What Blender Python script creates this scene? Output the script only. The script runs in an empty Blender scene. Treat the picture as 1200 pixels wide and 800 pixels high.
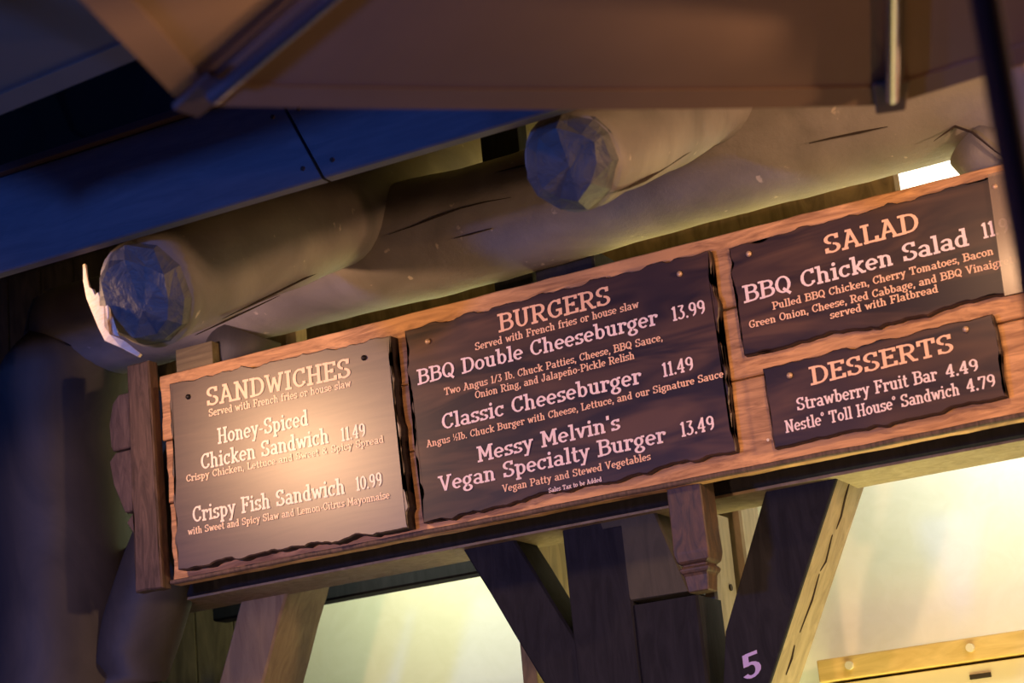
import bpy, bmesh, math, random
from mathutils import Vector, Matrix, noise
random.seed(7)
S = bpy.context.scene
COL = S.collection
PI = math.pi

# ------------------------------------------------------------------ camera
cam_d = bpy.data.cameras.new('camera'); cam = bpy.data.objects.new('camera', cam_d); COL.objects.link(cam)
cam_d.sensor_width = 36; cam_d.lens = 68.7; cam_d.clip_end = 200
Rt = Vector((0.87983482, 0.46580308, -0.09443618)).normalized()
Fw = Vector((-0.42615444, 0.86113992, 0.27718304)).normalized()
Up = Rt.cross(Fw).normalized()
Rt = Fw.cross(Up).normalized()
CAM = Vector((0, -5.7626, 1.5))
cam.matrix_world = Matrix(((Rt.x, Up.x, -Fw.x, CAM.x), (Rt.y, Up.y, -Fw.y, CAM.y), (Rt.z, Up.z, -Fw.z, CAM.z), (0, 0, 0, 1)))
cam_d.dof.use_dof = True; cam_d.dof.focus_distance = 6.7; cam_d.dof.aperture_fstop = 2.8
S.camera = cam

# ------------------------------------------------------------------ world, lights, exposure
S.view_settings.view_transform = 'Standard'; S.view_settings.look = 'None'
S.view_settings.exposure = 0.0; S.view_settings.gamma = 1.0; S.view_settings.use_curve_mapping = False
W = bpy.data.worlds.new('dusk'); S.world = W; W.use_nodes = True
wn = W.node_tree.nodes['Background']; wn.inputs[0].default_value = (0.030, 0.060, 0.36, 1); wn.inputs[1].default_value = 0.22

def lamp(name, kind, loc, target, color, power, size=.1, spot=60, blend=.6, sy=None):
    d = bpy.data.lights.new(name, kind); d.energy = power; d.color = color
    if kind == 'AREA':
        d.size = size
        if sy: d.shape = 'RECTANGLE'; d.size_y = sy
    else: d.shadow_soft_size = size
    if kind == 'SPOT': d.spot_size = math.radians(spot); d.spot_blend = blend
    o = bpy.data.objects.new(name, d); COL.objects.link(o); o.location = loc
    o.rotation_euler = (Vector(target) - Vector(loc)).to_track_quat('-Z', 'Y').to_euler()
    return o
WARM = (1.0, .56, .28)
lamp('left_floodlight', 'SPOT', (-4.45, -1.33, 3.47), (-3.35, 0, 3.28), WARM, 102, .08, 108, 1.0)
lamp('right_floodlight', 'SPOT', (-1.34, -1.15, 3.51), (-1.3, 0, 3.1), WARM, 26, .04, 120, .8)
lamp('patio_lamp_right', 'POINT', (1.6, -1.35, 2.93), (0, 0, 0), WARM, 385, .12)
lamp('canopy_fill_spot', 'SPOT', (-.10, -1.10, 2.92), (-1.70, -4.75, 2.86), WARM, 620, .05, 34, 1.0)  # added unseen spot that brightens the left canopy panel
lamp('post_fill_spot', 'SPOT', (1.2, -4.2, 2.0), (-.85, -2, 2.98), (1.0, .50, .20), 120, .05, 34, 1.0)  # added unseen spot that warms the slim post and right canopy edge
lamp('front_warm_fill', 'SPOT', (-2.6, -5.6, 1.2), (-2.6, -4.6, .18), (1.0, .55, .30), 430, .10, 140, .05)  # added warm fill; its cone reaches the board and misses the fascia
lamp('blue_floodlight', 'AREA', (-5.5, -7.8, 2.3), (-3.0, -1.3, 3.5), (.07, .22, 1.0), 190, .5)
lamp('blue_fill', 'POINT', (-2.9, -6.4, 2.1), (0, 0, 0), (.10, .24, 1.0), 11, .05)  # added unseen blue fill for the rib highlight
lamp('rib_glint_spot', 'SPOT', (-2.65, -4.45, 2.2), (-1.5, -3.3, 3.0), (.16, .24, 1.0), 80, .08, 40, .6)  # added unseen spot aimed to give the left rib a blue glint
# kitchen lamps under the roof
GREEN = (.93, 1.0, .66)
lamp('kitchen_lamp_left', 'AREA', (-3.9, .95, 3.45), (-3.9, 1.6, 2.6), GREEN, 17, .9, sy=.2)
lamp('kitchen_lamp_right', 'AREA', (-1.4, .95, 3.45), (-1.3, 1.6, 2.5), (.94, 1.0, .96), 15, .9, sy=.2)
lamp('kitchen_lamp_low', 'AREA', (-2.2, 1.2, 1.2), (-2.4, .9, 3.2), (1.0, .90, .34), 54, 2.6, sy=.6)

lamp('soffit_fill', 'AREA', (-2.6, 1.15, 3.35), (-2.6, 1.0, 4.5), (1.0, .74, .16), 16, 2.6, sy=.3)  # added fill that yellows the soffit strip and the gap over the board

# ------------------------------------------------------------------ materials
def mat(name, base, rough=.7, metal=0, spec=.5, build=None, emit=None, estr=0):
    m = bpy.data.materials.new(name); m.use_nodes = True; nt = m.node_tree
    b = nt.nodes['Principled BSDF']
    b.inputs['Base Color'].default_value = (*base, 1); b.inputs['Roughness'].default_value = rough
    b.inputs['Metallic'].default_value = metal; b.inputs['Specular IOR Level'].default_value = spec
    if emit: b.inputs['Emission Color'].default_value = (*emit, 1); b.inputs['Emission Strength'].default_value = estr
    if build: build(nt, b)
    return m
def grain(colA, colB, scale=(1, 1, 1), ns=6, bump=.3, axis=0, dist=1.5, bdist=.004, third=None, detail=6, lo=.35, hi=.65):
    def f(nt, b):
        N, L = nt.nodes, nt.links
        tc = N.new('ShaderNodeTexCoord'); mp = N.new('ShaderNodeMapping'); L.new(tc.outputs['Object'], mp.inputs[0])
        mp.inputs['Scale'].default_value = scale
        n = N.new('ShaderNodeTexNoise'); n.inputs['Scale'].default_value = ns; n.inputs['Detail'].default_value = detail
        n.inputs['Roughness'].default_value = .62; n.inputs['Distortion'].default_value = dist; L.new(mp.outputs[0], n.inputs['Vector'])
        cr = N.new('ShaderNodeValToRGB'); cr.color_ramp.elements[0].position = lo; cr.color_ramp.elements[1].position = hi
        cr.color_ramp.elements[0].color = (*colA, 1); cr.color_ramp.elements[1].color = (*colB, 1)
        L.new(n.outputs['Fac'], cr.inputs[0])
        out = cr.outputs[0]
        n2 = N.new('ShaderNodeTexNoise'); n2.inputs['Scale'].default_value = 2.1; n2.inputs['Detail'].default_value = 3; L.new(tc.outputs['Object'], n2.inputs['Vector'])
        if third:
            mx = N.new('ShaderNodeMix'); mx.data_type = 'RGBA'
            cr2 = N.new('ShaderNodeValToRGB'); cr2.color_ramp.elements[0].position = .5; cr2.color_ramp.elements[1].position = .68
            L.new(n2.outputs['Fac'], cr2.inputs[0]); L.new(cr2.outputs[0], mx.inputs[0]); L.new(out, mx.inputs[6]); mx.inputs[7].default_value = (*third, 1)
            out = mx.outputs[2]
        L.new(out, b.inputs['Base Color'])
        bp = N.new('ShaderNodeBump'); bp.inputs['Strength'].default_value = bump; bp.inputs['Distance'].default_value = bdist
        L.new(n.outputs['Fac'], bp.inputs['Height']); L.new(bp.outputs[0], b.inputs['Normal'])
    return f
M = {}
M['plank'] = mat('plank_wood', (.4, .2, .1), .62, build=grain((.32, .16, .072), (.74, .41, .19), (1, 1, 7), 4, .5, third=(.58, .32, .15)))
M['plank_end'] = mat('weathered_plank', (.2, .12, .1), .8, build=grain((.085, .055, .045), (.20, .13, .10), (6, 1, 1.4), 4, .6))
M['batten'] = mat('batten_wood', (.2, .12, .1), .75, build=grain((.06, .038, .03), (.15, .095, .072), (7, 4, 1), 5, .6))
M['sign'] = mat('sign_face', (.08, .05, .04), .5, spec=.3, build=grain((.018, .010, .014), (.105, .056, .036), (1, 1, 6), 1.5, .12, dist=1.4, bdist=.002, detail=2.5, third=(.042, .024, .024), lo=.38, hi=.68))
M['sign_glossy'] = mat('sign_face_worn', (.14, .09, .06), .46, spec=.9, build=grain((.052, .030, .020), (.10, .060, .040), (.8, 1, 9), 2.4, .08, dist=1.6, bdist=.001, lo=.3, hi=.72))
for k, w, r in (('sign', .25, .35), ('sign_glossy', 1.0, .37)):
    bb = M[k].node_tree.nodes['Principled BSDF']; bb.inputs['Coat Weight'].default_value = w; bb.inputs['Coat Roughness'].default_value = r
M['sign_edge'] = mat('sign_edge', (.022, .014, .016), .6)
M['orange_ink'] = mat('orange_lettering', (.95, .60, .42), .6)
M['white_ink'] = mat('white_lettering', (.93, .76, .80), .6)
M['lilac_ink'] = mat('lilac_numeral', (.50, .42, .80), .6)
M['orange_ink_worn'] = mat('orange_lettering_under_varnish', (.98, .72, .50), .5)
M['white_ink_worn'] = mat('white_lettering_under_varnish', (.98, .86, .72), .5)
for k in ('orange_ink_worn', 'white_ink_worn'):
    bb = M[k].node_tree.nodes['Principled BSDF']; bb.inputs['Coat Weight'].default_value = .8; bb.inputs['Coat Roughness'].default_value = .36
M['nail_dark'] = mat('dark_nail', (.02, .016, .016), .5, metal=.6)
M['nail'] = mat('tan_nail', (.55, .38, .26), .4, metal=.3)
def paintlog(nt, b):
    N, L = nt.nodes, nt.links
    tc = N.new('ShaderNodeTexCoord')
    mp = N.new('ShaderNodeMapping'); mp.inputs['Scale'].default_value = (1.2, 1.2, 7); L.new(tc.outputs['Object'], mp.inputs[0])
    n = N.new('ShaderNodeTexNoise'); n.inputs['Scale'].default_value = 3; n.inputs['Detail'].default_value = 8; n.inputs['Distortion'].default_value = .8; L.new(tc.outputs['Object'], n.inputs['Vector'])
    cr = N.new('ShaderNodeValToRGB'); cr.color_ramp.elements[0].color = (.175, .16, .155, 1); cr.color_ramp.elements[1].color = (.32, .29, .275, 1)
    cr.color_ramp.elements[0].position = .3; cr.color_ramp.elements[1].position = .7
    L.new(n.outputs['Fac'], cr.inputs[0]); 
    # small pale chips in the paint
    v = N.new('ShaderNodeTexNoise'); v.inputs['Scale'].default_value = 17; v.inputs['Detail'].default_value = 3; L.new(tc.outputs['Object'], v.inputs['Vector'])
    c2 = N.new('ShaderNodeValToRGB'); c2.color_ramp.elements[0].position = .70; c2.color_ramp.elements[1].position = .74; L.new(v.outputs['Fac'], c2.inputs[0])
    mx = N.new('ShaderNodeMix'); mx.data_type = 'RGBA'; L.new(c2.outputs[0], mx.inputs[0]); L.new(cr.outputs[0], mx.inputs[6]); mx.inputs[7].default_value = (.5, .43, .37, 1)
    L.new(mx.outputs[2], b.inputs['Base Color'])
    n3 = N.new('ShaderNodeTexNoise'); n3.inputs['Scale'].default_value = 9; n3.inputs['Detail'].default_value = 8; n3.inputs['Roughness'].default_value = .7; L.new(tc.outputs['Object'], n3.inputs['Vector'])
    bp = N.new('ShaderNodeBump'); bp.inputs['Strength'].default_value = .45; bp.inputs['Distance'].default_value = .012
    L.new(n3.outputs['Fac'], bp.inputs['Height']); L.new(bp.outputs[0], b.inputs['Normal'])
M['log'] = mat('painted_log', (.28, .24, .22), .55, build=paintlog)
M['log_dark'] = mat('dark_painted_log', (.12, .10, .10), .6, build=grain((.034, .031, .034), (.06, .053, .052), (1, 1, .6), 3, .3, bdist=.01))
M['hewn'] = mat('hewn_end', (.2, .2, .22), .5, build=grain((.085, .095, .115), (.15, .145, .14), (1, 1, 1), 9, .9, bdist=.012))
M['crack'] = mat('dark_crack', (.03, .018, .014), .9)
M['light_sliver_nail'] = mat('light_sliver_and_nail', (.95, .82, .64), .6, build=grain((.92, .74, .52), (1.0, .9, .76), (1, 1, 6), 14, .4))  # pale colour of the built sliver of light, also of one small nail
M['fascia'] = mat('fascia_paint', (.2, .2, .24), .5, build=grain((.085, .09, .11), (.12, .12, .14), (1, 1, 6), 3, .15))
M['drip'] = mat('roof_edge', (.06, .035, .03), .7)
M['soffit'] = mat('soffit_boards', (.16, .13, .07), .7, build=grain((.13, .10, .055), (.24, .19, .10), (1, 6, 6), 3, .2))
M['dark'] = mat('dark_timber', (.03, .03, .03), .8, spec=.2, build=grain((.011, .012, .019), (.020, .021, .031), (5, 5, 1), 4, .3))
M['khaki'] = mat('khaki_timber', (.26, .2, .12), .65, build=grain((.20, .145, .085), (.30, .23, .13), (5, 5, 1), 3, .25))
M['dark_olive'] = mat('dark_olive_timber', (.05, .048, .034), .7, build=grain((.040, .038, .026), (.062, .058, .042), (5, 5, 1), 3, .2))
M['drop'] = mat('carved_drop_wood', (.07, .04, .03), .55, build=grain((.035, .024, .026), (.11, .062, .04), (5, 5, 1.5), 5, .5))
M['tan'] = mat('lit_tan_timber', (.32, .25, .16), .65, build=grain((.22, .17, .105), (.34, .27, .18), (5, 5, 1), 3, .3))
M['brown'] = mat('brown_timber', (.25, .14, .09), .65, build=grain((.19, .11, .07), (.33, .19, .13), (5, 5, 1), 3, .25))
M['wallpaint'] = mat('kitchen_wall_paint', (.86, .86, .72), .6, build=grain((.84, .84, .70), (.88, .88, .75), (1, 1, 1), 8, .05))
M['rail'] = mat('ochre_rail', (.62, .42, .14), .45, build=grain((.52, .35, .11), (.66, .46, .17), (1, 6, 6), 3, .1))
M['pale'] = mat('pale_panel', (.62, .55, .40), .5)
M['kitchen'] = mat('kitchen_wood', (.2, .15, .08), .7, build=grain((.12, .09, .045), (.24, .18, .09), (4, 4, 1), 3, .2))
M['tube'] = mat('lamp_diffuser', (.9, .9, .9), .5, emit=(1.0, .93, .78), estr=3.0)
M['metal_dark'] = mat('dark_metal', (.045, .035, .045), .38, metal=.6)
M['rib'] = mat('rib_metal', (.62, .58, .62), .24, metal=.95)
def fabric(a, t):
    def f(nt, b):
        N, L = nt.nodes, nt.links
        out = [n for n in N if n.type == 'OUTPUT_MATERIAL'][0]
        tr = N.new('ShaderNodeBsdfTranslucent'); tr.inputs[0].default_value = (*t, 1)
        mx = N.new('ShaderNodeMixShader'); mx.inputs[0].default_value = .07
        L.new(b.outputs[0], mx.inputs[1]); L.new(tr.outputs[0], mx.inputs[2]); L.new(mx.outputs[0], out.inputs[0])
        tc = N.new('ShaderNodeTexCoord')
        w = N.new('ShaderNodeTexNoise'); w.inputs['Scale'].default_value = 3; w.inputs['Detail'].default_value = 5; L.new(tc.outputs['Object'], w.inputs['Vector'])
        cr = N.new('ShaderNodeValToRGB'); cr.color_ramp.elements[0].position = .35; cr.color_ramp.elements[1].position = .65
        cr.color_ramp.elements[0].color = (*[c * .9 for c in a], 1); cr.color_ramp.elements[1].color = (*a, 1)
        L.new(w.outputs['Fac'], cr.inputs[0]); L.new(cr.outputs[0], b.inputs['Base Color'])
    return f
M['canvas'] = mat('tan_canvas', (.38, .25, .18), .9, spec=.1, build=fabric((.215, .14, .10), (.5, .33, .24)))
M['canvas_shaded'] = mat('shaded_canvas', (.2, .17, .17), .9, spec=.1, build=fabric((.15, .13, .12), (.12, .10, .09)))  # same cloth as the tan umbrella, its shade put into the colour
M['pocket'] = mat('rib_pocket', (.07, .04, .03), .9)
M['clear'] = mat('translucent_strip', (.34, .26, .20), .25, build=None)
M['clear'].node_tree.nodes['Principled BSDF'].inputs['Alpha'].default_value = .5
M['ground'] = mat('paving', (.2, .17, .15), .8, build=grain((.035, .032, .03), (.06, .055, .05), (1, 1, 1), 5, .2))
M['bark'] = mat('bark', (.05, .04, .03), .9)
M['leaf'] = mat('night_foliage', (.010, .014, .008), .9)

# ------------------------------------------------------------------ helpers
def obj(name, bm, m, parent=None, smooth=False, kind=None):
    bmesh.ops.recalc_face_normals(bm, faces=bm.faces)
    me = bpy.data.meshes.new(name); bm.to_mesh(me); bm.free()
    ms = m if isinstance(m, (list, tuple)) else [m]
    for q in ms: me.materials.append(M[q])
    if smooth:
        for p in me.polygons: p.use_smooth = True
    o = bpy.data.objects.new(name, me); COL.objects.link(o)
    if parent: o.parent = parent
    if kind: o['kind'] = kind
    return o
def tag(o, label, cat, group=None):
    o['label'] = label; o['category'] = cat
    if group: o['group'] = group
    return o
def thing(name, label, cat, loc=(0, 0, 0), group=None):
    o = bpy.data.objects.new(name, None); COL.objects.link(o); o.location = loc; o.empty_display_size = .1
    return tag(o, label, cat, group)
def keep(o, parent):          # parent while keeping world-space mesh coordinates
    o.parent = parent; o.matrix_parent_inverse = Matrix.Translation(-Vector(parent.location)); return o
def box(bm, x0, x1, y0, y1, z0, z1):
    vs = [bm.verts.new((x, y, z)) for z in (z0, z1) for y in (y0, y1) for x in (x0, x1)]
    for f in ((0, 1, 3, 2), (4, 6, 7, 5), (0, 4, 5, 1), (2, 3, 7, 6), (0, 2, 6, 4), (1, 5, 7, 3)): bm.faces.new([vs[i] for i in f])
    return vs
def bevel(bm, w, seg=1):
    bmesh.ops.bevel(bm, geom=list(bm.edges), offset=w, segments=seg, affect='EDGES', profile=.6)
def boxbm(*a, bv=0):
    bm = bmesh.new(); box(bm, *a)
    if bv: bevel(bm, bv, 2)
    return bm
def prism(pts, y0, y1, ch=0.0, wob=0):
    """outline in x,z extruded from y1 (back) to y0 (front), front edge chamfered by ch"""
    bm = bmesh.new(); n = len(pts)
    c = Vector((sum(p[0] for p in pts) / n, sum(p[1] for p in pts) / n))
    rings = [[bm.verts.new((x, y1, z)) for x, z in pts], [bm.verts.new((x, y0 + ch, z)) for x, z in pts]]
    if ch:
        inn = []
        for i in range(n):
            a, b = Vector(pts[i - 1]), Vector(pts[(i + 1) % n]); d = (b - a).normalized(); nn = Vector((-d.y, d.x))
            if nn.dot(c - Vector(pts[i])) < 0: nn = -nn
            p = Vector(pts[i]) + nn * ch; inn.append(bm.verts.new((p.x, y0, p.y)))
        rings.append(inn)
    for r0, r1 in zip(rings, rings[1:]):
        for i in range(n): bm.faces.new((r0[i], r0[(i + 1) % n], r1[(i + 1) % n], r1[i]))
    f = bm.faces.new(rings[-1]); g = bm.faces.new(rings[0])
    bmesh.ops.triangulate(bm, faces=[f, g])
    return bm
def edgeline(a, b, amp, step, seed, freq=14):
    a, b = Vector(a), Vector(b); L = (b - a).length; n = max(2, int(L / step)); d = (b - a) / L; nn = Vector((-d.y, d.x)); out = []
    for i in range(n):
        t = i / n; k = min(1, t * 8, (1 - t) * 8 + .15)
        v = noise.noise(Vector((t * L * freq, seed, 0))) + .5 * noise.noise(Vector((t * L * freq * 2.7, seed + 9, 0)))
        p = a + (b - a) * t + nn * v * amp * k; out.append((p.x, p.y))
    return out
def outline(corners, amp, step, seed, freq=14):
    out = []
    for i in range(4): out += edgeline(corners[i], corners[(i + 1) % 4], amp, step, seed + i * 3.7, freq)
    return out
def beambm(p0, p1, w, h, up=(0, 0, 1), bv=.008, seg=6, wob=.004, seed=0):
    """rectangular timber from p0 to p1; w across, h along 'up' """
    p0, p1 = Vector(p0), Vector(p1); d = (p1 - p0).normalized(); u = Vector(up); s = d.cross(u).normalized(); u = s.cross(d).normalized()
    bm = bmesh.new(); rings = []
    for i in range(seg + 1):
        c = p0.lerp(p1, i / seg)
        c = c + s * noise.noise(Vector((seed, i * .7, 0))) * wob + u * noise.noise(Vector((seed, i * .7, 5))) * wob
        rr = []
        for a, b in ((-1, -1), (1, -1), (1, 1), (-1, 1)):
            for q in (0, 1):
                # two verts per corner give the chamfer
                first = (a, b) in ((-1, -1), (1, 1))
                if (q == 0) == first: px, pz = a * w / 2, b * (h / 2 - bv)
                else: px, pz = a * (w / 2 - bv), b * h / 2
                rr.append(bm.verts.new(c + s * px + u * pz))
        rings.append(rr)
    for r0, r1 in zip(rings, rings[1:]):
        for i in range(8): bm.faces.new((r0[i], r0[(i + 1) % 8], r1[(i + 1) % 8], r1[i]))
    bm.faces.new(rings[0]); bm.faces.new(rings[-1])
    return bm
def logbm(pts, radii, seg=28, amp=.012, seed=0, capA=True, capB=True):
    """round log through pts with gently uneven skin"""
    bm = bmesh.new(); P = [Vector(p) for p in pts]; rings = []
    prev = None
    fine = []
    for k in range(len(P) - 1):
        n = max(1, int((P[k + 1] - P[k]).length / .07))
        for j in range(n): t = j / n; fine.append((P[k].lerp(P[k + 1], t), radii[k] + (radii[k + 1] - radii[k]) * t))
    fine.append((P[-1], radii[-1]))
    for i, (c, r) in enumerate(fine):
        a = fine[max(0, i - 1)][0]; b = fine[min(len(fine) - 1, i + 1)][0]; d = (b - a).normalized()
        s = d.cross(Vector((0, 0, 1)) if abs(d.z) < .9 else Vector((0, 1, 0))).normalized(); u = s.cross(d)
        rr = []
        for j in range(seg):
            th = 2 * PI * j / seg
            v = (s * math.cos(th) + u * math.sin(th))
            q = c + v * r
            rad = r + amp * noise.noise(q * 2.2 + Vector((seed, 0, 0))) + amp * .5 * noise.noise(q * 6 + Vector((seed, 3, 0)))
            rr.append(bm.verts.new(c + v * rad))
        rings.append(rr)
    for r0, r1 in zip(rings, rings[1:]):
        for j in range(seg): bm.faces.new((r0[j], r0[(j + 1) % seg], r1[(j + 1) % seg], r1[j]))
    if capA: bm.faces.new(rings[0])
    if capB: bm.faces.new(rings[-1])
    return bm
def hewn_cap(c, d, r, L=.10, n=10, seed=0, inner=.72):
    """faceted hewn end: a ring of sloping cuts round a rough middle"""
    rnd = random.Random(seed); c = Vector(c); d = Vector(d).normalized(); s = d.cross(Vector((0, 0, 1))).normalized(); u = s.cross(d)
    bm = bmesh.new(); R0 = []; R1 = []; R2 = []
    for j in range(n):
        th = 2 * PI * (j + rnd.uniform(-.2, .2)) / n; v = s * math.cos(th) + u * math.sin(th)
        R0.append(bm.verts.new(c - d * .01 + v * r * 1.0)); R1.append(bm.verts.new(c + d * L * rnd.uniform(.35, .6) + v * r * rnd.uniform(.86, .96)))
        R2.append(bm.verts.new(c + d * L * rnd.uniform(.85, 1.1) + v * r * inner * rnd.uniform(.8, 1.1)))
    m = bm.verts.new(c + d * L * 1.12 + s * r * rnd.uniform(-.35, .35) + u * r * rnd.uniform(-.3, .3))
    for j in range(n):
        k = (j + 1) % n
        bm.faces.new((R0[j], R0[k], R1[k], R1[j]))
        bm.faces.new((R1[j], R1[k], R2[k])); bm.faces.new((R1[j], R2[k], R2[j])); bm.faces.new((R2[j], R2[k], m))
    bm.faces.new(R0)
    return bm
def surf_ribbon(pts, w, lift=.002):
    """thin tapered sliver following points: a check (drying crack) in the wood"""
    bm = bmesh.new(); P = [Vector(p) for p in pts]; n = len(P); rows = []
    for i, p in enumerate(P):
        d = (P[min(n - 1, i + 1)] - P[max(0, i - 1)]).normalized(); ww = w * math.sin(PI * (i + .35) / (n - 1 + .7)) * (.7 + .6 * random.random())
        to = (CAM - p).normalized(); s = d.cross(to).normalized(); nrm = s.cross(d).normalized()
        rows.append([bm.verts.new(p + s * ww), bm.verts.new(p + nrm * lift), bm.verts.new(p - s * ww), bm.verts.new(p - nrm * .01)])
    for a, b in zip(rows, rows[1:]):
        for j in range(4): bm.faces.new((a[j], a[(j + 1) % 4], b[(j + 1) % 4], b[j]))
    bm.faces.new(rows[0]); bm.faces.new(rows[-1])
    return bm
def tube(p0, p1, r, n=12, r1=None):
    p0, p1 = Vector(p0), Vector(p1); d = (p1 - p0).normalized(); s = d.cross(Vector((0, 0, 1)) if abs(d.z) < .9 else Vector((1, 0, 0))).normalized(); u = s.cross(d)
    bm = bmesh.new(); r1 = r if r1 is None else r1
    A = [bm.verts.new(p0 + (s * math.cos(2 * PI * j / n) + u * math.sin(2 * PI * j / n)) * r) for j in range(n)]
    B = [bm.verts.new(p1 + (s * math.cos(2 * PI * j / n) + u * math.sin(2 * PI * j / n)) * r1) for j in range(n)]
    for j in range(n): bm.faces.new((A[j], A[(j + 1) % n], B[(j + 1) % n], B[j]))
    bm.faces.new(A); bm.faces.new(B)
    return bm

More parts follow.
